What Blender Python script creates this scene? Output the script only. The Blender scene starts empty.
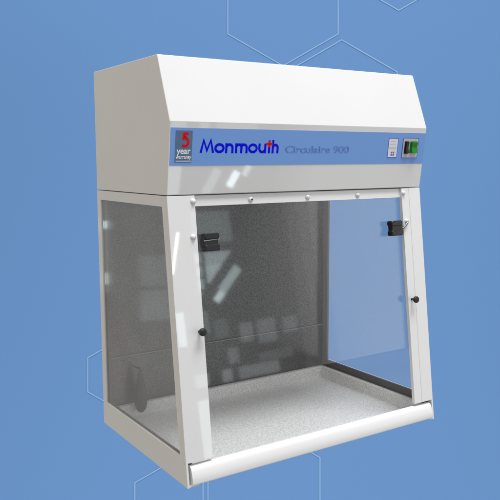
import bpy, bmesh, math, random
from mathutils import Vector, Matrix

sc = bpy.context.scene
COL = sc.collection
random.seed(4)

# ---------------------------------------------------------------- dimensions (metres)
W = 0.900            # cabinet width
H = 1.0971           # overall height
ROOF_Y = -0.4349     # front edge of the flat roof
CREASE_Y, CREASE_Z = -0.4994, 0.9287
LIP_Y, LIP_Z = -0.4751, 0.7440    # bottom edge of the fascia
BASE_Y = -0.5634     # front edge at the base
SILL_Z = 0.0625      # where the uprights stop above the front rail

def front_y(z):      # sloping front face below the fascia
    return LIP_Y + (LIP_Z - z) / LIP_Z * (BASE_Y - LIP_Y)

FN = Vector((0, -LIP_Z, -(BASE_Y - LIP_Y))).normalized()      # outward normal of the sloping front

def front_pt(x, z, off=0.0):
    return Vector((x, front_y(z), z)) + FN * off

FASCIA_DIR = Vector((0, CREASE_Y - LIP_Y, CREASE_Z - LIP_Z)).normalized()
FASCIA_N = Vector((0, -FASCIA_DIR.z, FASCIA_DIR.y))

def fascia_pt(x, z, off=0.0):
    t = (z - LIP_Z) / (CREASE_Z - LIP_Z)
    return Vector((x, LIP_Y + t * (CREASE_Y - LIP_Y), z)) + FASCIA_N * off

# ---------------------------------------------------------------- materials
def new_mat(name):
    m = bpy.data.materials.new(name)
    m.use_nodes = True
    nt = m.node_tree
    return m, nt, nt.nodes['Principled BSDF']

def noise(nt, scale, detail=4, rough=0.55):
    tc = nt.nodes.new('ShaderNodeTexCoord')
    n = nt.nodes.new('ShaderNodeTexNoise')
    n.inputs['Scale'].default_value = scale
    n.inputs['Detail'].default_value = detail
    n.inputs['Roughness'].default_value = rough
    mp = nt.nodes.new('ShaderNodeMapping')      # turned so that no flat panel lies along the noise lattice
    mp.inputs['Rotation'].default_value = (0.62, 0.41, 0.87)
    nt.links.new(tc.outputs['Object'], mp.inputs['Vector'])
    nt.links.new(mp.outputs['Vector'], n.inputs['Vector'])
    return n

def ramp(nt, src, stops):
    r = nt.nodes.new('ShaderNodeValToRGB')
    el = r.color_ramp.elements
    while len(el) < len(stops):
        el.new(0.5)
    for e, (p, c) in zip(el, stops):
        e.position = p
        e.color = (c[0], c[1], c[2], 1)
    nt.links.new(src, r.inputs[0])
    return r

def bump(nt, src, b, strength, dist):
    bp = nt.nodes.new('ShaderNodeBump')
    bp.inputs['Strength'].default_value = strength
    bp.inputs['Distance'].default_value = dist
    nt.links.new(src, bp.inputs['Height'])
    nt.links.new(bp.outputs['Normal'], b.inputs['Normal'])
    return bp

def paint(name, col, rough, peel=0.06, var=0.03, spec=0.5, scale=420):
    m, nt, b = new_mat(name)
    n = noise(nt, 5.0, 5)
    lo = [c * (1 - var) for c in col]
    hi = [min(1, c * (1 + var)) for c in col]
    r = ramp(nt, n.outputs['Fac'], [(0.3, lo), (0.7, hi)])
    nt.links.new(r.outputs[0], b.inputs['Base Color'])
    b.inputs['Roughness'].default_value = rough
    b.inputs['Specular IOR Level'].default_value = spec
    if peel:
        n2 = noise(nt, scale, 2)
        bump(nt, n2.outputs['Fac'], b, peel, 0.0006)
    return m

def speckle(name, lo, hi, rough, scale=260, bumpy=0.35, spec=0.5, metal=0.0):
    m, nt, b = new_mat(name)
    n = noise(nt, scale, 3, 0.7)
    r = ramp(nt, n.outputs['Fac'], [(0.36, lo), (0.50, [(a + c) / 2 for a, c in zip(lo, hi)]), (0.64, hi)])
    nt.links.new(r.outputs[0], b.inputs['Base Color'])
    b.inputs['Roughness'].default_value = rough
    b.inputs['Specular IOR Level'].default_value = spec
    b.inputs['Metallic'].default_value = metal
    bump(nt, n.outputs['Fac'], b, bumpy, 0.0012)
    return m

def plain(name, col, rough=0.4, metal=0.0, spec=0.5):
    m, nt, b = new_mat(name)
    b.inputs['Base Color'].default_value = (*col, 1)
    b.inputs['Roughness'].default_value = rough
    b.inputs['Metallic'].default_value = metal
    b.inputs['Specular IOR Level'].default_value = spec
    return m

def clear_sheet(name, tint, haze=0.0, rough=0.038):
    """clear acrylic: straight transmission plus Fresnel reflection on both faces"""
    m = bpy.data.materials.new(name)
    m.use_nodes = True
    nt = m.node_tree
    nt.nodes.clear()
    out = nt.nodes.new('ShaderNodeOutputMaterial')
    mix = nt.nodes.new('ShaderNodeMixShader')
    tr = nt.nodes.new('ShaderNodeBsdfTransparent')
    gl = nt.nodes.new('ShaderNodeBsdfGlossy')
    gl.inputs['Roughness'].default_value = rough
    tr.inputs['Color'].default_value = (*tint, 1)
    fr = nt.nodes.new('ShaderNodeFresnel')
    geo = nt.nodes.new('ShaderNodeNewGeometry')
    mr = nt.nodes.new('ShaderNodeMapRange')
    mr.inputs['To Min'].default_value = 1.49
    mr.inputs['To Max'].default_value = 1 / 1.49
    nt.links.new(geo.outputs['Backfacing'], mr.inputs['Value'])
    nt.links.new(mr.outputs[0], fr.inputs['IOR'])
    nt.links.new(fr.outputs[0], mix.inputs[0])
    if haze:                       # pale diffuse haze mixed in to lighten the pane, uneven like dust
        df = nt.nodes.new('ShaderNodeBsdfDiffuse')
        df.inputs['Color'].default_value = (0.9, 0.9, 0.9, 1)
        hz = nt.nodes.new('ShaderNodeMixShader')
        nz = noise(nt, 9.0, 6, 0.65)
        hm = nt.nodes.new('ShaderNodeMapRange')
        hm.inputs['From Min'].default_value = 0.3
        hm.inputs['From Max'].default_value = 0.7
        hm.inputs['To Min'].default_value = haze * 0.6
        hm.inputs['To Max'].default_value = haze * 1.4
        nt.links.new(nz.outputs['Fac'], hm.inputs['Value'])
        nt.links.new(hm.outputs[0], hz.inputs[0])
        nt.links.new(tr.outputs[0], hz.inputs[1])
        nt.links.new(df.outputs[0], hz.inputs[2])
        nt.links.new(hz.outputs[0], mix.inputs[1])
    else:
        nt.links.new(tr.outputs[0], mix.inputs[1])
    nt.links.new(gl.outputs[0], mix.inputs[2])
    nt.links.new(mix.outputs[0], out.inputs['Surface'])
    return m

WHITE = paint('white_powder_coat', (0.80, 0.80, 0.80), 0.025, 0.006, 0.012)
BEIGE = paint('side_shaded_coat', (0.78, 0.755, 0.705), 0.18, 0.04, 0.02)  # white coat again, with the side's warm shade put into the colour
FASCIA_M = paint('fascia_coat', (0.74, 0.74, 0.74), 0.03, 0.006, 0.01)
RAIL = paint('rail_white', (0.89, 0.89, 0.89), 0.22, 0.03, 0.012)
TRAY = speckle('speckled_tray', (0.64, 0.64, 0.635), (1.0, 1.0, 0.995), 0.36, 210, 0.45)
WALL = speckle('speckled_back', (0.075, 0.075, 0.072), (0.185, 0.185, 0.18), 0.29, 240, 0.16, 0.5, 0.72)
DARKFRAME = paint('inner_frame_shaded', (0.125, 0.121, 0.113), 0.4, 0.05, 0.05)  # beige frame coloured dark for the shade inside the cabinet
GLASS = clear_sheet('clear_acrylic', (0.985, 0.99, 0.99))
SIDEGLASS = clear_sheet('hazed_clear_acrylic', (0.99, 0.99, 0.99), 0.05, 0.06)
BLUE = plain('label_blue', (0.190, 0.380, 0.810), 0.4, 0, 0.3)
INK = plain('lettering_blue', (0.001, 0.001, 0.80), 0.5, 0, 0.1)
FAINT = plain('model_text_blue', (0.110, 0.22, 0.62), 0.4, 0, 0.3)
RED = plain('red_print', (0.80, 0.004, 0.006), 0.5, 0, 0.1)
STICK = plain('sticker_grey_blue', (0.105, 0.18, 0.31), 0.35, 0, 0.3)
PWHITE = plain('print_white', (0.80, 0.83, 0.86), 0.4, 0, 0.3)
PGREY = plain('print_grey', (0.50, 0.54, 0.60), 0.4, 0, 0.3)
VIOLET = plain('print_violet_blue', (0.12, 0.14, 0.62), 0.4, 0, 0.3)
PLATE = plain('switch_plate', (0.55, 0.56, 0.60), 0.4)
BLACK = plain('black_plastic', (0.010, 0.010, 0.011), 0.32)
BLACK2 = plain('black_rubber', (0.018, 0.018, 0.02), 0.5)
GREEN = plain('green_rocker', (0.006, 0.25, 0.010), 0.28)
STEEL = plain('bright_steel', (0.22, 0.22, 0.22), 0.35, 0.7)
CAP = plain('white_screw_cap', (0.80, 0.80, 0.80), 0.25)
EDGE_LIT = plain('edge_highlight_grey', (0.30, 0.30, 0.30), 0.4)  # pale grey painted where edges catch light
TEARDROP = plain('teardrop_dark_grey', (0.045, 0.045, 0.043), 0.45)  # dark tone of the reflection given to a solid

# ---------------------------------------------------------------- mesh helpers
def finish(name, bm, mats, parent=None, bevel=0.0, seg=2, smooth=False, angle=35):
    bmesh.ops.recalc_face_normals(bm, faces=bm.faces)
    me = bpy.data.meshes.new(name)
    bm.to_mesh(me)
    bm.free()
    o = bpy.data.objects.new(name, me)
    COL.objects.link(o)
    for m in (mats if isinstance(mats, (list, tuple)) else [mats]):
        me.materials.append(m)
    if bevel:
        md = o.modifiers.new('bevel', 'BEVEL')
        md.width = bevel
        md.segments = seg
        md.limit_method = 'ANGLE'
        md.angle_limit = math.radians(angle)
        md.harden_normals = False
    if smooth:
        for p in me.polygons:
            p.use_smooth = True
    if parent:
        o.parent = parent
    return o

def empty(name, loc=(0, 0, 0)):
    e = bpy.data.objects.new(name, None)
    COL.objects.link(e)
    e.location = loc
    return e

def prism(bm, a, b):
    """closed solid between two matching loops of 3-D points"""
    va = [bm.verts.new(p) for p in a]
    vb = [bm.verts.new(p) for p in b]
    n = len(va)
    fs = [bm.faces.new(va), bm.faces.new(vb[::-1])]
    for i in range(n):
        fs.append(bm.faces.new((va[i], vb[i], vb[(i + 1) % n], va[(i + 1) % n])))
    return fs

def box(bm, x0, x1, y0, y1, z0, z1):
    a = [(x0, y0, z0), (x1, y0, z0), (x1, y1, z0), (x0, y1, z0)]
    return prism(bm, a, [(x, y, z1) for x, y, _ in a])

def ring(bm, outer_a, inner_a, outer_b, inner_b):
    """solid frame with a hole; outer and inner loops have the same count"""
    oa, ia, ob, ib = [[bm.verts.new(p) for p in l] for l in (outer_a, inner_a, outer_b, inner_b)]
    n = len(oa)
    for i in range(n):
        j = (i + 1) % n
        bm.faces.new((oa[i], oa[j], ia[j], ia[i]))
        bm.faces.new((ob[i], ib[i], ib[j], ob[j]))
        bm.faces.new((oa[i], ob[i], ob[j], oa[j]))
        bm.faces.new((ia[i], ia[j], ib[j], ib[i]))

def lathe(bm, prof, origin, axis, seg=28):
    """profile [(radius, along)] turned round axis"""
    axis = Vector(axis).normalized()
    q = axis.to_track_quat('Z', 'Y')
    rows = []
    for r, h in prof:
        if r < 1e-6:
            rows.append([bm.verts.new(Vector(origin) + q @ Vector((0, 0, h)))])
        else:
            rows.append([bm.verts.new(Vector(origin) + q @ Vector((r * math.cos(2 * math.pi * k / seg),
                                                                    r * math.sin(2 * math.pi * k / seg), h))) for k in range(seg)])
    for A, B in zip(rows, rows[1:]):
        for k in range(seg):
            l = (k + 1) % seg
            if len(A) == 1 and len(B) == 1:
                continue
            if len(A) == 1:
                bm.faces.new((A[0], B[k], B[l]))
            elif len(B) == 1:
                bm.faces.new((A[k], B[0], A[l]))
            else:
                bm.faces.new((A[k], B[k], B[l], A[l]))
    for R in (rows[0], rows[-1]):
        if len(R) > 2:
            try:
                bm.faces.new(R)
            except ValueError:
                pass

def tube(bm, pts, r, seg=10):
    pts = [Vector(p) for p in pts]
    rows = []
    for i, p in enumerate(pts):
        d = (pts[min(i + 1, len(pts) - 1)] - pts[max(i - 1, 0)]).normalized()
        q = d.to_track_quat('Z', 'Y')
        rows.append([bm.verts.new(p + q @ Vector((r * math.cos(2 * math.pi * k / seg), r * math.sin(2 * math.pi * k / seg), 0))) for k in range(seg)])
    for A, B in zip(rows, rows[1:]):
        for k in range(seg):
            l = (k + 1) % seg
            bm.faces.new((A[k], B[k], B[l], A[l]))
    bm.faces.new(rows[0])
    bm.faces.new(rows[-1])

def ribbon(bm, pts, w, place, off, thick=0.0002, closed=False):
    """flat stroke of a letter laid on a face, with round ends"""
    P = [Vector(p) for p in pts]
    n = len(P)
    L, R = [], []
    for i in range(n):
        if closed:
            d = (P[(i + 1) % n] - P[i - 1]).normalized()
            k = 1
        else:
            a = (P[i] - P[i - 1]).normalized() if i else (P[1] - P[0]).normalized()
            b = (P[i + 1] - P[i]).normalized() if i < n - 1 else a
            d = (a + b).normalized()
            k = 1 / max(0.5, d.dot(a))
        s = Vector((-d.y, d.x)) * w / 2 * k
        L.append(P[i] + s)
        R.append(P[i] - s)
    if closed:
        ring(bm, [place(*p, off) for p in L], [place(*p, off) for p in R],
             [place(*p, off + thick) for p in L], [place(*p, off + thick) for p in R])
    else:
        loop = L + R[::-1]
        prism(bm, [place(*p, off) for p in loop], [place(*p, off + thick) for p in loop])

def arc(cx, cy, rx, ry, a0, a1, n=18):
    return [(cx + rx * math.cos(math.radians(a0 + (a1 - a0) * i / n)),
             cy + ry * math.sin(math.radians(a0 + (a1 - a0) * i / n))) for i in range(n + 1)]

def rrect(x0, x1, y0, y1, r, n=5):
    p = []
    for cx, cy, a in ((x1 - r, y1 - r, 0), (x0 + r, y1 - r, 90), (x0 + r, y0 + r, 180), (x1 - r, y0 + r, 270)):
        p += arc(cx, cy, r, r, a, a + 90, n)
    return p

def decal(bm, loop, place, off, thick):
    prism(bm, [place(*p, off) for p in loop], [place(*p, off + thick) for p in loop])

def text_mesh(name, body, x, z, height, width, place, off, mat, parent, bold=0.0, outline=False, shear=0.0):
    """built-in font set flat on a face: cap height and overall width in metres, z is the base line"""
    cu = bpy.data.curves.new(name, 'FONT')
    cu.body = body
    cu.offset = bold
    cu.shear = shear
    cu.resolution_u = 4
    if outline:
        cu.fill_mode = 'NONE'
        cu.bevel_depth = 0.022
        cu.bevel_resolution = 0
    tmp = bpy.data.objects.new(name, cu)
    COL.objects.link(tmp)
    dg = bpy.context.evaluated_depsgraph_get()
    dg.update()
    me = bpy.data.meshes.new_from_object(tmp.evaluated_get(dg))
    bpy.data.objects.remove(tmp)
    xs = [v.co.x for v in me.vertices]
    ys = [v.co.y for v in me.vertices]
    x0, x1 = min(xs), max(xs)
    cap = 0.73
    if outline:
        cap = max(ys) - 0.0
    kx, kz = width / (x1 - x0), height / cap
    for v in me.vertices:
        v.co = place(x + (v.co.x - x0) * kx, z + v.co.y * kz, off + (v.co.z * 0.0008 if outline else 0))
    me.materials.clear()
    me.materials.append(mat)
    o = bpy.data.objects.new(name, me)
    COL.objects.link(o)
    o.parent = parent
    return o

# ================================================================= FUME CABINET
cab = empty('fume_cabinet')
cab['label'] = 'white benchtop fume cabinet with blue control strip and clear front and side windows'
cab['category'] = 'fume cabinet'

# ---- head housing (sloping hood front, fascia leaning in towards its lower edge)
bm = bmesh.new()
prof = [(0.0, LIP_Z), (0.0, H), (ROOF_Y, H), (CREASE_Y, CREASE_Z), (LIP_Y, LIP_Z)]
fs = prism(bm, [(0, y, z) for y, z in prof], [(W, y, z) for y, z in prof])
head = finish('head_housing', bm, [WHITE, BEIGE, FASCIA_M], cab, 0.0018, 3)
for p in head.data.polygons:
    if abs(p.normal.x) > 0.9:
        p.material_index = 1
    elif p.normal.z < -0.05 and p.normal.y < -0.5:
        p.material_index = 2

# ---- back wall with a lapped lower sheet
bm = bmesh.new()
box(bm, 0.0062, W - 0.0062, -0.004, 0.0, 0.0045, LIP_Z - 0.002)
back = finish('back_wall', bm, WALL, cab)
bm = bmesh.new()
box(bm, 0.0155, W - 0.0155, -0.0068, -0.0042, 0.010, 0.206)
finish('lower_back_sheet', bm, WALL, back, 0.0008)
bm = bmesh.new()
box(bm, 0.0155, W - 0.0155, -0.0092, -0.0042, 0.2062, 0.2092)
finish('seam_highlight', bm, EDGE_LIT, back, 0.0008)  # light caught along the lap, put in as a paler strip

# ---- side panels: sheet with a window, inner frame, clear pane, folded front upright
WY0, WY1T, WY1B, WZ0, WZ1 = -0.0262, -0.4470, -0.5235, 0.0735, 0.7140
def side_panel(mirror):
    X = (lambda x: W - x) if mirror else (lambda x: x)
    bm = bmesh.new()
    t = 0.006
    g = 0.0125
    top = LIP_Z - 0.0022
    outer = [(0, 0), (0, top), (front_y(top) + g, top), (front_y(SILL_Z) + g, SILL_Z), ]
    inner = [(WY0, WZ0), (WY0, WZ1), (WY1T, WZ1), (WY1B, WZ0)]
    outer = [(0, 0.03), (0, top), (front_y(top) + g, top), (front_y(0.03) + g, 0.03)]
    ring(bm, [(X(0), y, z) for y, z in outer], [(X(0), y, z) for y, z in inner],
         [(X(t), y, z) for y, z in outer], [(X(t), y, z) for y, z in inner])
    low = [(0, 0), (0, 0.03), (front_y(0.03) + g, 0.03), (front_y(SILL_Z) + g, SILL_Z), (front_y(SILL_Z), SILL_Z), (front_y(0), 0)]
    # lower strip and front nose share the sheet's plane and butt against the frame above
    low = [(0, 0), (0, 0.03), (front_y(0.03) + g, 0.03), (front_y(0.0) + g, 0.0)]
    prism(bm, [(X(0), y, z) for y, z in low], [(X(t), y, z) for y, z in low])
    nose = [(front_y(0) + g, 0), (front_y(SILL_Z) + g, SILL_Z), (front_y(SILL_Z), SILL_Z), (front_y(0), 0)]
    prism(bm, [(X(0), y, z) for y, z in nose], [(X(t), y, z) for y, z in nose])
    bmesh.ops.remove_doubles(bm, verts=bm.verts, dist=1e-5)
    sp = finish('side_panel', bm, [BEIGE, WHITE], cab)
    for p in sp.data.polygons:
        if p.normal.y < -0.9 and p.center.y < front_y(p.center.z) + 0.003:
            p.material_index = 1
    # inner frame
    bm = bmesh.new()
    o2 = [(-0.0075, 0.052), (-0.0075, top), (front_y(top) + 0.016, top), (front_y(0.052) + 0.016, 0.052)]
    i2 = [(WY0 - 0.0085, WZ0 + 0.0008), (WY0 - 0.0085, WZ1 - 0.001), (WY1T + 0.001, WZ1 - 0.001), (WY1B + 0.001, WZ0 + 0.0008)]
    ring(bm, [(X(t + 0.0002), y, z) for y, z in o2], [(X(t + 0.0002), y, z) for y, z in i2],
         [(X(0.0150), y, z) for y, z in o2], [(X(0.0150), y, z) for y, z in i2])
    finish('inner_frame', bm, DARKFRAME, sp, 0.001)
    # pane
    bm = bmesh.new()
    pn = [(WY0 - 0.0004, WZ0 + 0.0004), (WY0 - 0.0004, WZ1 - 0.0004), (WY1T + 0.0004, WZ1 - 0.0004), (WY1B + 0.0004, WZ0 + 0.0004)]
    prism(bm, [(X(0.003), y, z) for y, z in pn], [(X(0.007), y, z) for y, z in pn])
    finish('window_pane', bm, SIDEGLASS, sp)
    return sp

side_panel(False)
side_panel(True)

def upright(mirror):
    """folded front flange of the side: wide face, widening at the foot"""
    X = (lambda x: W - x) if mirror else (lambda x: x)
    bm = bmesh.new()
    top = LIP_Z - 0.0022
    f = [(0, SILL_Z), (0, top), (0.0485, top), (0.0485, SILL_Z)]
    prism(bm, [front_pt(X(x), z, 0.0) for x, z in f], [front_pt(X(x), z, -0.0124) for x, z in f])
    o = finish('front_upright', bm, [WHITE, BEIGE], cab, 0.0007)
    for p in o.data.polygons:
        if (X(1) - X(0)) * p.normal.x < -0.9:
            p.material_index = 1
    return o
upright(False)
upright(True)

# ---- visor: painted surround and clear front sheet
bm = bmesh.new()
top = LIP_Z - 0.0022
a, b = 0.0486, 0.0800
def band(loop, o1, o2):
    prism(bm, [front_pt(x, z, o1) for x, z in loop], [front_pt(x, z, o2) for x, z in loop])
for s_ in (0, 1):
    X = (lambda x: W - x) if s_ else (lambda x: x)
    band([(X(x), z) for x, z in ((a, SILL_Z - 0.0003), (a, top), (b, top), (b, SILL_Z - 0.0003))], -0.0009, -0.0120)
band([(b + 0.0002, WZ1), (b + 0.0002, top), (W - b - 0.0002, top), (W - b - 0.0002, WZ1)], -0.0080, -0.0122)
surround = finish('visor_surround', bm, WHITE, cab, 0.0004)
bm = bmesh.new()
v = [(0.056, 0.240), (0.056, 0.730), (W - 0.056, 0.730), (W - 0.056, 0.240)]
prism(bm, [front_pt(x, z, -0.0128) for x, z in v], [front_pt(x, z, -0.0168) for x, z in v])
finish('visor_sheet', bm, GLASS, cab)

# ---- screws
def screw(x, z, socket=False, off=-0.0009):
    bm = bmesh.new()
    lathe(bm, [(r_ * 0.82, h_) for r_, h_ in ((0.0, 0.0), (0.0098, 0.0), (0.0098, 0.0012), (0.0072, 0.0016), (0.0072, 0.0035), (0.0062, 0.0058), (0.0040, 0.0072), (0.0, 0.0076))],
          front_pt(x, z, off + 0.0001), FN)
    o = finish('screw', bm, CAP, cab, smooth=True)
    if socket:
        bm = bmesh.new()
        lathe(bm, [(0.0, 0.0), (0.0030, 0.0), (0.0030, 0.0006), (0.0, 0.0006)], front_pt(x + .001, z - 0.001, off + 0.0074), FN, 6)
        finish('socket', bm, BLACK, o)
for i, x in enumerate((0.0745, 0.2560, 0.4520, 0.6420, 0.8265)):
    screw(x, 0.7265, i == 1, -0.0080 if 0 < i < 4 else -0.0009)
screw(0.0672, 0.6355)
screw(0.8330, 0.6385)

# ---- visor catches: black two-jawed clamp on a steel pin
def finish_slot(o, F):
    bm = bmesh.new()
    l = [(-0.020, -0.0008), (0.027, 0.0022), (0.027, 0.0046), (-0.020, 0.0016)]
    prism(bm, [F(x, z + 0.004, 0.0098) for x, z in l], [F(x, z + 0.004, 0.0112) for x, z in l])
    finish('slot_highlight', bm, EDGE_LIT, o)  # highlight across the black catch, laid on as a grey strip

def catch(mirror):
    s = -1 if mirror else 1
    cx = 0.7840 if mirror else 0.1125
    z0 = 0.6190
    bm = bmesh.new()
    F = lambda x, z, o: front_pt(cx + s * x, z0 + z, o)
    hub = rrect(-0.022, 0.0240, -0.0125, 0.0125, 0.004, 4)
    prism(bm, [F(x, z, -0.0095) for x, z in hub], [F(x, z, 0.0100) for x, z in hub])
    for zz, zh in ((0.0070, 0.0235), (-0.0235, -0.0060)):
        jaw = rrect(-0.019, 0.027, zz, zh, 0.006, 5)
        prism(bm, [F(x, z, -0.0100) for x, z in jaw], [F(x, z, 0.0130) for x, z in jaw])
    o = finish('visor_catch', bm, BLACK, cab, 0.0030, 3)
    if not mirror:
        return finish_slot(o, F)
    bm = bmesh.new()
    pin_x = 0.0672 if not mirror else 0.8330
    zz = 0.6355 if not mirror else 0.6385
    tube(bm, [front_pt(pin_x, zz, 0.004), front_pt(pin_x - s * -0.004, zz - 0.006, 0.008), F(-0.030, -0.001, 0.005), F(-0.018, -0.001, 0.003)], 0.0032)
    finish('pin', bm, STEEL, o, smooth=True)
catch(False)
catch(True)

# ---- small black knobs on the uprights
def knob(x, z):
    bm = bmesh.new()
    lathe(bm, [(r_ * 0.84, h_ * 0.8) for r_, h_ in ((0.0, 0.0), (0.0045, 0.0), (0.0045, 0.008), (0.0075, 0.014), (0.0122, 0.020), (0.0128, 0.023), (0.0120, 0.028), (0.0090, 0.0305), (0.0, 0.031))],
          front_pt(x, z, -0.0009), FN)
    finish('thumb_knob', bm, BLACK2, cab, smooth=True)
knob(0.0660, 0.3920)
knob(0.8350, 0.3920)

# ---- tray with raised, rounded rim
bm = bmesh.new()
x0, x1, yb, yf, zt = 0.0156, W - 0.0156, -0.0072, -0.5333, 0.0500
ix0, ix1, iyb, zf = 0.034, W - 0.034, -0.0250, 0.0085
def rim(section_pts):
    return section_pts
# rim cross-section (out = distance from outer edge inwards, height)
sec = [(0.0, 0.006), (0.0, 0.046), (0.0018, 0.0492), (0.005, 0.0502), (0.011, 0.0502), (0.0150, 0.0490), (0.0172, 0.0455), (0.0182, 0.016), (0.0205, 0.0105), (0.026, zf)]
rows = []
for d, z in sec:
    rows.append([(x0 + d, yf, z), (x0 + d, yb - d, z), (x1 - d, yb - d, z), (x1 - d, yf, z)])
vr = [[bm.verts.new(p) for p in r] for r in rows]
for A, B in zip(vr, vr[1:]):
    for k in range(3):
        bm.faces.new((A[k], A[k + 1], B[k + 1], B[k]))
bm.faces.new(vr[-1])
bot = [bm.verts.new((p[0], p[1], 0.0058)) for p in rows[0]]
for k in range(3):
    bm.faces.new((vr[0][k], vr[0][k + 1], bot[k + 1], bot[k]))
tray = finish('work_tray', bm, TRAY, cab, smooth=True)
md = tray.modifiers.new('edge', 'EDGE_SPLIT')
md.split_angle = math.radians(50)

# ---- white rounded front rail between the side sheets
bm = bmesh.new()
rail = [(-0.5335, 0.0060), (-0.5335, 0.0410), (-0.5355, 0.0470), (-0.5395, 0.0515), (-0.5450, 0.0537), (-0.5510, 0.0534), (-0.5565, 0.0508),
        (-0.5606, 0.0464), (-0.5634, 0.0400), (-0.5652, 0.0330), (-0.5712, 0.0115), (-0.5700, 0.0078), (-0.5640, 0.0062)]
prism(bm, [(0.0125, y, z) for y, z in rail], [(W - 0.0125, y, z) for y, z in rail])
fr = finish('front_rail', bm, RAIL, cab, smooth=True)
md = fr.modifiers.new('edge', 'EDGE_SPLIT')
md.split_angle = math.radians(40)

# ---- base sheet with a turned-up tab at each front corner
bm = bmesh.new()
box(bm, 0.0062, W - 0.0062, -0.5560, -0.0002, 0.0004, 0.0040)
base = finish('base_sheet', bm, WHITE, cab)
for xa, xb in ((0.0062, 0.034), (W - 0.022, W - 0.0062)):
    bm = bmesh.new()
    box(bm, xa, xb, front_y(0.003) + 0.0004, -0.5562, 0.0003, 0.0056)
    finish('base_tab', bm, WHITE, cab, 0.0006)

# ---- blue control strip on the fascia
bm = bmesh.new()
decal(bm, [(0.0036, 0.8185), (W - 0.0012, 0.8185), (W - 0.0012, 0.9128), (0.0036, 0.9128)], fascia_pt, 0.0002, 0.0005)
strip = finish('label_strip', bm, BLUE, cab)
T = 0.0008                         # top of the strip above the fascia

# maker's name, drawn stroke by stroke
bm = bmesh.new()
bx, bz, cap, xh, w = 0.0885, 0.8498, 0.0360, 0.0262, 0.0070
bx1 = 0.3335
raw = []                            # strokes in units: x 122..405, y in cap heights
def X_(u):
    return bx + (u - 122) / (405 - 122) * (bx1 - bx)
def st(pts, closed=False):
    raw.append(([(X_(u), bz + v) for u, v in pts], closed))
hx, hb = cap - w / 2, w / 2
st([(125, 0.001), (134, hx), (146, 0.007), (158, hx), (167.5, 0.001)])
def o_(cx, rx):
    raw.append(([(X_(u), v) for u, v in arc(cx, bz + xh / 2, rx, xh / 2 - w / 2, 0, 350, 28)], True))
def n_(x0, x1):
    st([(x0, 0), (x0, xh)])
    r = (x1 - x0) / 2
    st(arc((x0 + x1) / 2, xh - w / 2 - r * 0.00086, r, r * 0.00086, 180, 0, 12) + [(x1, 0)])
o_(189, 14)
n_(213, 235)
n_(248, 267)
n_(267, 286)
o_(309, 14)
r = 11
st([(333, xh)] + arc(344, w / 2 + r * 0.00086, r, r * 0.00086, 180, 360, 12) + [(355, xh)])
st([(355, xh), (355, 0)])
st([(370, 0), (370, cap * 0.97)])
n_(384, 402.5)
st([(384, xh * 0.8), (384, cap)])
for i, (pts, c) in enumerate(raw):
    ribbon(bm, pts, w, fascia_pt, T + 0.00001 * (i + 1), 0.00005, c)
finish('brand_lettering', bm, INK, strip)
bm = bmesh.new()
cx, cz = X_(370), bz + cap * 0.70
decal(bm, [(cx - 0.0105, cz - 0.003), (cx - 0.0105, cz + 0.003), (cx + 0.0105, cz + 0.003), (cx + 0.0105, cz - 0.003)], fascia_pt, T + 0.00030, 0.00005)
decal(bm, [(cx - 0.0036, cz - 0.0085), (cx - 0.0036, cz + 0.0085), (cx + 0.0036, cz + 0.0085), (cx + 0.0036, cz - 0.0085)], fascia_pt, T + 0.00037, 0.00005)
finish('red_cross', bm, RED, strip)
text_mesh('model_lettering', 'Circulaire 900', 0.3565, 0.8515, 0.0200, 0.2310, fascia_pt, T + 0.0002, FAINT, strip, outline=True)

# ---- warranty sticker
bm = bmesh.new()
decal(bm, [(0.0175, 0.8265), (0.0655, 0.8265), (0.0655, 0.9060), (0.0175, 0.9060)], fascia_pt, T, 0.0003)
stk = finish('warranty_sticker', bm, STICK, cab)
S = T + 0.0003
bm = bmesh.new()
five = [(0.0540, 0.8985), (0.0412, 0.8985), (0.0392, 0.8872)] + arc(0.0436, 0.8772, 0.0104, 0.0096, 108, -132, 18)
ribbon(bm, five, 0.0064, fascia_pt, S + 0.0001, 0.0003)
finish('numeral', bm, RED, stk)
text_mesh('year_lettering', 'year', 0.0215, 0.8480, 0.0165, 0.0400, fascia_pt, S + 0.0002, PWHITE, stk, bold=0.025)
text_mesh('warranty_lettering', 'warranty', 0.0200, 0.8360, 0.0098, 0.0440, fascia_pt, S + 0.0002, PWHITE, stk, bold=0.02)
bm = bmesh.new()
decal(bm, [(0.0205, 0.8282), (0.0640, 0.8282), (0.0640, 0.8312), (0.0205, 0.8312)], fascia_pt, S, 0.0002)
finish('sticker_bar', bm, PGREY, stk)

# ---- small white instruction label
def bordered(name, x0, x1, z0, z1, mat, thick):
    bm = bmesh.new()
    decal(bm, rrect(x0, x1, z0, z1, 0.003), fascia_pt, T, thick)
    o = finish(name, bm, mat, cab)
    bm = bmesh.new()
    A, B = rrect(x0 - 0.0014, x1 + 0.0014, z0 - 0.0014, z1 + 0.0014, 0.0042), rrect(x0 + 0.0004, x1 - 0.0004, z0 + 0.0004, z1 - 0.0004, 0.003)
    ring(bm, [fascia_pt(*p, T + 0.0001) for p in A], [fascia_pt(*p, T + 0.0001) for p in B],
         [fascia_pt(*p, T + thick + 0.0003) for p in A], [fascia_pt(*p, T + thick + 0.0003) for p in B])
    finish('border', bm, VIOLET, o)
    return o
lab = bordered('instruction_label', 0.7440, 0.7815, 0.8385, 0.8955, PWHITE, 0.0004)
bm = bmesh.new()
for i, (xa, xb, z) in enumerate(((0.752, 0.772, 0.887), (0.750, 0.774, 0.878), (0.749, 0.777, 0.8675), (0.749, 0.777, 0.8640))):
    decal(bm, [(xa, z), (xb, z), (xb, z + 0.0012), (xa, z + 0.0012)], fascia_pt, T + 0.0004, 0.0002)
finish('fine_print', bm, PGREY, lab)
bm = bmesh.new()
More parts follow.
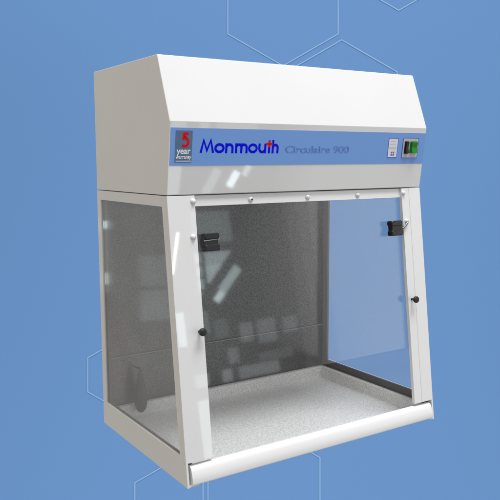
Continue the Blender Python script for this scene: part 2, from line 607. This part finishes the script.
for xa in (0.7565, 0.7645):
    for z in (0.8435, 0.8505):
        decal(bm, [(xa, z), (xa + 0.0062, z), (xa + 0.0062, z + 0.0052), (xa, z + 0.0052)], fascia_pt, T + 0.0004, 0.0002)
finish('grid_symbol', bm, VIOLET, lab)

# ---- switch plate with a black and a green rocker
plate = bordered('switch_plate', 0.8040, 0.8690, 0.8375, 0.8970, PLATE, 0.0010)
def rocker(name, x0, x1, z0, z1, mat, deep):
    bm = bmesh.new()
    zm = (z0 + z1) / 2
    pr = [(z0, 0.001), (z0, deep * 1.0), (zm, deep * 0.55), (z1, deep * 0.75), (z1, 0.001)]
    prism(bm, [fascia_pt(x0, z, T + o) for z, o in pr], [fascia_pt(x1, z, T + o) for z, o in pr])
    o = finish(name, bm, mat, plate, 0.0006)
    bm = bmesh.new()
    A, B = rrect(x0 - 0.0024, x1 + 0.0024, z0 - 0.0024, z1 + 0.0024, 0.002), rrect(x0 - 0.0004, x1 + 0.0004, z0 - 0.0004, z1 + 0.0004, 0.001)
    ring(bm, [fascia_pt(*p, T + 0.0011) for p in A], [fascia_pt(*p, T + 0.0011) for p in B],
         [fascia_pt(*p, T + 0.0035) for p in A], [fascia_pt(*p, T + 0.0035) for p in B])
    finish('switch_bezel', bm, BLACK if mat is BLACK else GREEN, plate)
rocker('rocker_switch', 0.8130, 0.8240, 0.8515, 0.8855, BLACK, 0.0110)
rocker('rocker_switch', 0.8365, 0.8600, 0.8535, 0.8855, GREEN, 0.0130)

# ---- added hook on the back wall, holding up the reflection stand-in
bm = bmesh.new()
tube(bm, [(0.1075, -0.0068, 0.1685), (0.1075, -0.030, 0.1685), (0.1075, -0.038, 0.170), (0.1075, -0.041, 0.175)], 0.0022)
finish('added_hook', bm, BLACK, cab, smooth=True)

# ================================================================= TEARDROP solid put in place of a reflection in the side window
standin = empty('teardrop_reflection', (0.1075, -0.0485, 0.026))
standin['label'] = 'slender dark grey teardrop bulb for a reflection in the left side window'
standin['category'] = 'standin'
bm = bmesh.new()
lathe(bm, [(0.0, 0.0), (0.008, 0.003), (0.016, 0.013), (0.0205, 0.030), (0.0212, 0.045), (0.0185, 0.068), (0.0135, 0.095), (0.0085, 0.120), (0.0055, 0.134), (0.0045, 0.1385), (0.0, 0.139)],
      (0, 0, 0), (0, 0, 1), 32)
finish('body', bm, TEARDROP, standin, smooth=True)
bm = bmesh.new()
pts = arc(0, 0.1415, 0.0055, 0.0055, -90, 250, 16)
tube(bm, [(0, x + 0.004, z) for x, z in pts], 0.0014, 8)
finish('added_loop', bm, BLACK, standin, smooth=True)

# ================================================================= CAMERA
CAM = Vector((-0.8186097, -2.1125854, 0.83208201))
R_ = Vector((0.83703292, -0.54713652, -0.00418541)).normalized()
F_ = Vector((0.5424645, 0.83083611, -0.12427239)).normalized()
U_ = R_.cross(F_).normalized()
cd = bpy.data.cameras.new('camera')
cd.sensor_width = 36.0
cd.lens = 36.0 * 718.94 / 500
cd.clip_start = 0.05
cd.clip_end = 100
co = bpy.data.objects.new('camera', cd)
COL.objects.link(co)
co.matrix_world = Matrix(((R_.x, U_.x, -F_.x, CAM.x), (R_.y, U_.y, -F_.y, CAM.y), (R_.z, U_.z, -F_.z, CAM.z), (0, 0, 0, 1)))
sc.camera = co

# ================================================================= BACKDROP: blue sheet with printed hexagon outlines
m, nt, b = new_mat('backdrop_blue')
b.inputs['Base Color'].default_value = (0.203, 0.414, 0.815, 1)
b.inputs['Roughness'].default_value = 1.0
b.inputs['Specular IOR Level'].default_value = 0.0
BD = m
BDL = plain('backdrop_line', (0.40, 0.66, 0.95), 1.0, 0, 0.0)
D = 5.5
origin = CAM + F_ * D
bdw = Matrix(((R_.x, U_.x, -F_.x, origin.x), (R_.y, U_.y, -F_.y, origin.y), (R_.z, U_.z, -F_.z, origin.z), (0, 0, 0, 1)))
k = D / 718.94                     # metres on the sheet per photograph pixel at this distance
bm = bmesh.new()
box(bm, -4.2, 4.2, -3.4, 3.4, -0.03, 0.0)
nblue = len(bm.faces)
def hexagon(px, py, r, w=1.15):
    cx, cy, R = (px - 250) * k, (250 - py) * k, r * k
    c = lambda rr: [(cx + rr * math.sin(math.radians(60 * i)), cy + rr * math.cos(math.radians(60 * i))) for i in range(6)]
    h = w * k / 2 / math.cos(math.radians(30))
    A, B = c(R + h), c(R - h)
    ring(bm, [(x, y, 0.0035) for x, y in A], [(x, y, 0.0035) for x, y in B], [(x, y, 0.0045) for x, y in A], [(x, y, 0.0045) for x, y in B])
for hx_ in ((283.0, 2.3, 63.6), (341.6, 104.0, 64.0), (398.6, -53.5, 64.0), (117.4, 374.7, 34.0), (169.0, 502.2, 39.3), (264.0, 489.8, 64.6)):
    hexagon(*hx_)
bd = finish('backdrop', bm, [BD, BDL])
for i, p in enumerate(bd.data.polygons):
    p.material_index = 0 if i < nblue else 1
bd.matrix_world = bdw
bd['kind'] = 'structure'

# ================================================================= LIGHT
world = bpy.data.worlds.new('World')
sc.world = world
world.use_nodes = True
nt = world.node_tree
bg = nt.nodes['Background']
tc = nt.nodes.new('ShaderNodeTexCoord')
sx = nt.nodes.new('ShaderNodeSeparateXYZ')
nt.links.new(tc.outputs['Generated'], sx.inputs[0])
mr = nt.nodes.new('ShaderNodeMapRange')
mr.inputs['From Min'].default_value = -1
mr.inputs['From Max'].default_value = 1
nt.links.new(sx.outputs['Z'], mr.inputs['Value'])
cr = ramp(nt, mr.outputs[0], [(0.0, (0.40, 0.40, 0.40)), (0.45, (0.46, 0.46, 0.465)), (0.62, (0.60, 0.60, 0.61)), (1.0, (1.0, 1.0, 1.0))])
# the side of the room on the left is warmer and a little dimmer
mr2 = nt.nodes.new('ShaderNodeMapRange')
mr2.inputs['From Min'].default_value = -1.0
mr2.inputs['From Max'].default_value = 1.0
nt.links.new(sx.outputs['X'], mr2.inputs['Value'])
cr2 = ramp(nt, mr2.outputs[0], [(0.0, (1.11, 1.065, 0.985)), (0.55, (1, 1, 1)), (1.0, (1, 1, 1))])
mul = nt.nodes.new('ShaderNodeMix')
mul.data_type = 'RGBA'
mul.blend_type = 'MULTIPLY'
mul.inputs[0].default_value = 1.0
nt.links.new(cr.outputs[0], mul.inputs[6])
nt.links.new(cr2.outputs[0], mul.inputs[7])
nt.links.new(mul.outputs[2], bg.inputs['Color'])
bg.inputs['Strength'].default_value = 0.81

def area(name, loc, target, sx_, sy_, radiance, col=(1, 1, 1), spread=180, roll=0.0):
    l = bpy.data.lights.new(name, 'AREA')
    l.shape = 'RECTANGLE'
    l.size, l.size_y = sx_, sy_
    l.energy = radiance * math.pi * sx_ * sy_
    l.color = col
    l.spread = math.radians(spread)
    o = bpy.data.objects.new(name, l)
    COL.objects.link(o)
    o.location = loc
    q = (Vector(target) - Vector(loc)).to_track_quat('-Z', 'Y')
    o.rotation_euler = (q.to_matrix().to_4x4() @ Matrix.Rotation(roll, 4, 'Z')).to_euler()
    return o

# overhead soft box in front of the hood
area('ceiling_softbox', (0.88, -2.08, 5.90), (0.45, -0.45, 0.5), 3.4, 1.7, 2.75, (0.985, 0.99, 1.0), 70)

# two wide strip lamps added out of view above and below the backdrop wash it evenly
for sy2 in (-1, 1):
    p0 = bdw @ Vector((0, sy2 * 3.0, 1.6))
    p1 = bdw @ Vector((0, -sy2 * 0.2, 0))
    o = area('added_backdrop_lamp', p0, p1, 6.5, 0.5, 2.2 if sy2 > 0 else 0.62)
    o.matrix_world = Matrix.Translation(p0) @ (bdw.to_3x3() @ Matrix.Rotation(sy2 * math.radians(-62), 3, 'X')).to_4x4()

# daylight windows of the hall behind the photographer: glazing between posts and a sloping brace
TEAL = (0.80, 0.97, 1.0)
def hall(x0, x1, z0, z1, rad, col=TEAL):
    area('hall_window', ((x0 + x1) / 2, -7.0, (z0 + z1) / 2), ((x0 + x1) / 2, 0, (z0 + z1) / 2), x1 - x0, z1 - z0, rad, col)
for i in range(16):
    za = 1.18 - 0.034 * (i + 1)
    xe = 4.20 - 0.0335 * (i + 1)
    if i % 5 != 4:
        hall(3.60, min(3.70, xe), za, za + 0.034, 3.0)
    if xe > 3.78:
        hall(3.76, xe, za, za + 0.034, 3.6 if i > 4 else 2.6)
area('hall_window', (4.10, -7.0, 0.80), (4.10, 0, 0.80), 0.42, 0.13, 3.4, TEAL, 180, math.radians(44))
area('hall_window', (3.92, -7.0, 0.60), (3.92, 0, 0.60), 0.20, 0.10, 6.5, TEAL, 180, math.radians(44))
hall(3.62, 4.22, 1.30, 1.72, 0.9)
hall(3.60, 3.70, 0.14, 0.42, 0.9)
hall(3.78, 3.98, 0.06, 0.30, 0.5)
hall(3.92, 4.08, -0.30, -0.10, 1.0, (0.9, 0.95, 1.0))
hall(4.40, 4.95, -0.34, -0.22, 0.5, (0.85, 0.92, 1.0))
hall(4.15, 4.35, -0.05, 0.20, 1.0, (0.9, 0.95, 1.0))
hall(4.42, 4.72, -0.10, 0.22, 0.9, (0.8, 0.9, 1.0))
hall(4.85, 5.10, -0.02, 0.20, 0.8, (0.8, 0.9, 1.0))
hall(3.22, 3.34, 0.02, 0.45, 4.6)
for xa, xb, rad in ((5.15, 5.35, 0.3), (5.35, 5.55, 0.55), (5.55, 5.75, 0.85), (5.75, 8.6, 1.15)):   # added dim lamps, a pale glow for visor and back wall to mirror
    hall(xa, xb, -2.2, 2.3, rad, (1, 1, 1))
o = area('hall_lamp', (3.33, -7.0, 1.20), (3.33, 0, 1.2), 0.035, 0.55, 17.0, (1, 0.93, 0.78), 180, math.radians(-16))
# glimpses low on the right that the fascia mirrors
area('hall_window', (4.42, -7.0, -1.18), (4.42, 0, -1.18), 0.12, 0.24, 12.0, TEAL, 180, math.radians(-25))
area('hall_window', (4.08, -7.0, -1.22), (4.08, 0, -1.22), 0.14, 0.40, 2.6, TEAL, 180, math.radians(-25))
area('hall_window', (4.62, -7.0, -1.06), (4.62, 0, -1.06), 0.10, 0.16, 5.0, TEAL, 180, math.radians(-25))
for xa, xb, rad in ((3.38, 3.60, 2.0), (3.80, 3.95, 1.8), (4.05, 4.70, 1.3)):
    hall(xa, xb, -0.52, -0.36, rad * 0.9, (0.9, 0.97, 1.0))
hall(3.38, 3.60, -1.50, -0.68, 3.2, (0.9, 0.97, 1.0))
# bright slots beyond the left side, mirrored in the side window
area('hall_window', (-0.985, 2.5, 0.40), (-0.2, 0, 0.38), 0.055, 0.05, 5.0, TEAL)
area('hall_window', (-0.980, 2.5, 0.03), (-0.2, 0, 0.03), 0.050, 0.08, 4.0, TEAL)
area('hall_window', (-0.985, 2.5, 0.28), (-0.2, 0, 0.28), 0.055, 0.70, 0.5, TEAL)
area('hall_window', (-1.40, 2.5, 0.05), (-0.4, 0, 0.05), 0.26, 0.22, 0.22, TEAL)
area('hall_window', (-1.40, 2.5, -0.20), (-0.4, 0, -0.20), 0.26, 0.22, 0.30, TEAL)

# ================================================================= RENDER SETTINGS
sc.render.engine = 'CYCLES'
sc.cycles.max_bounces = 10
sc.cycles.transparent_max_bounces = 24
sc.cycles.glossy_bounces = 6
sc.cycles.use_denoising = True
sc.cycles.sample_clamp_indirect = 6.0
sc.view_settings.view_transform = 'Standard'
sc.view_settings.look = 'None'
sc.view_settings.exposure = 0.0
sc.view_settings.gamma = 1.0
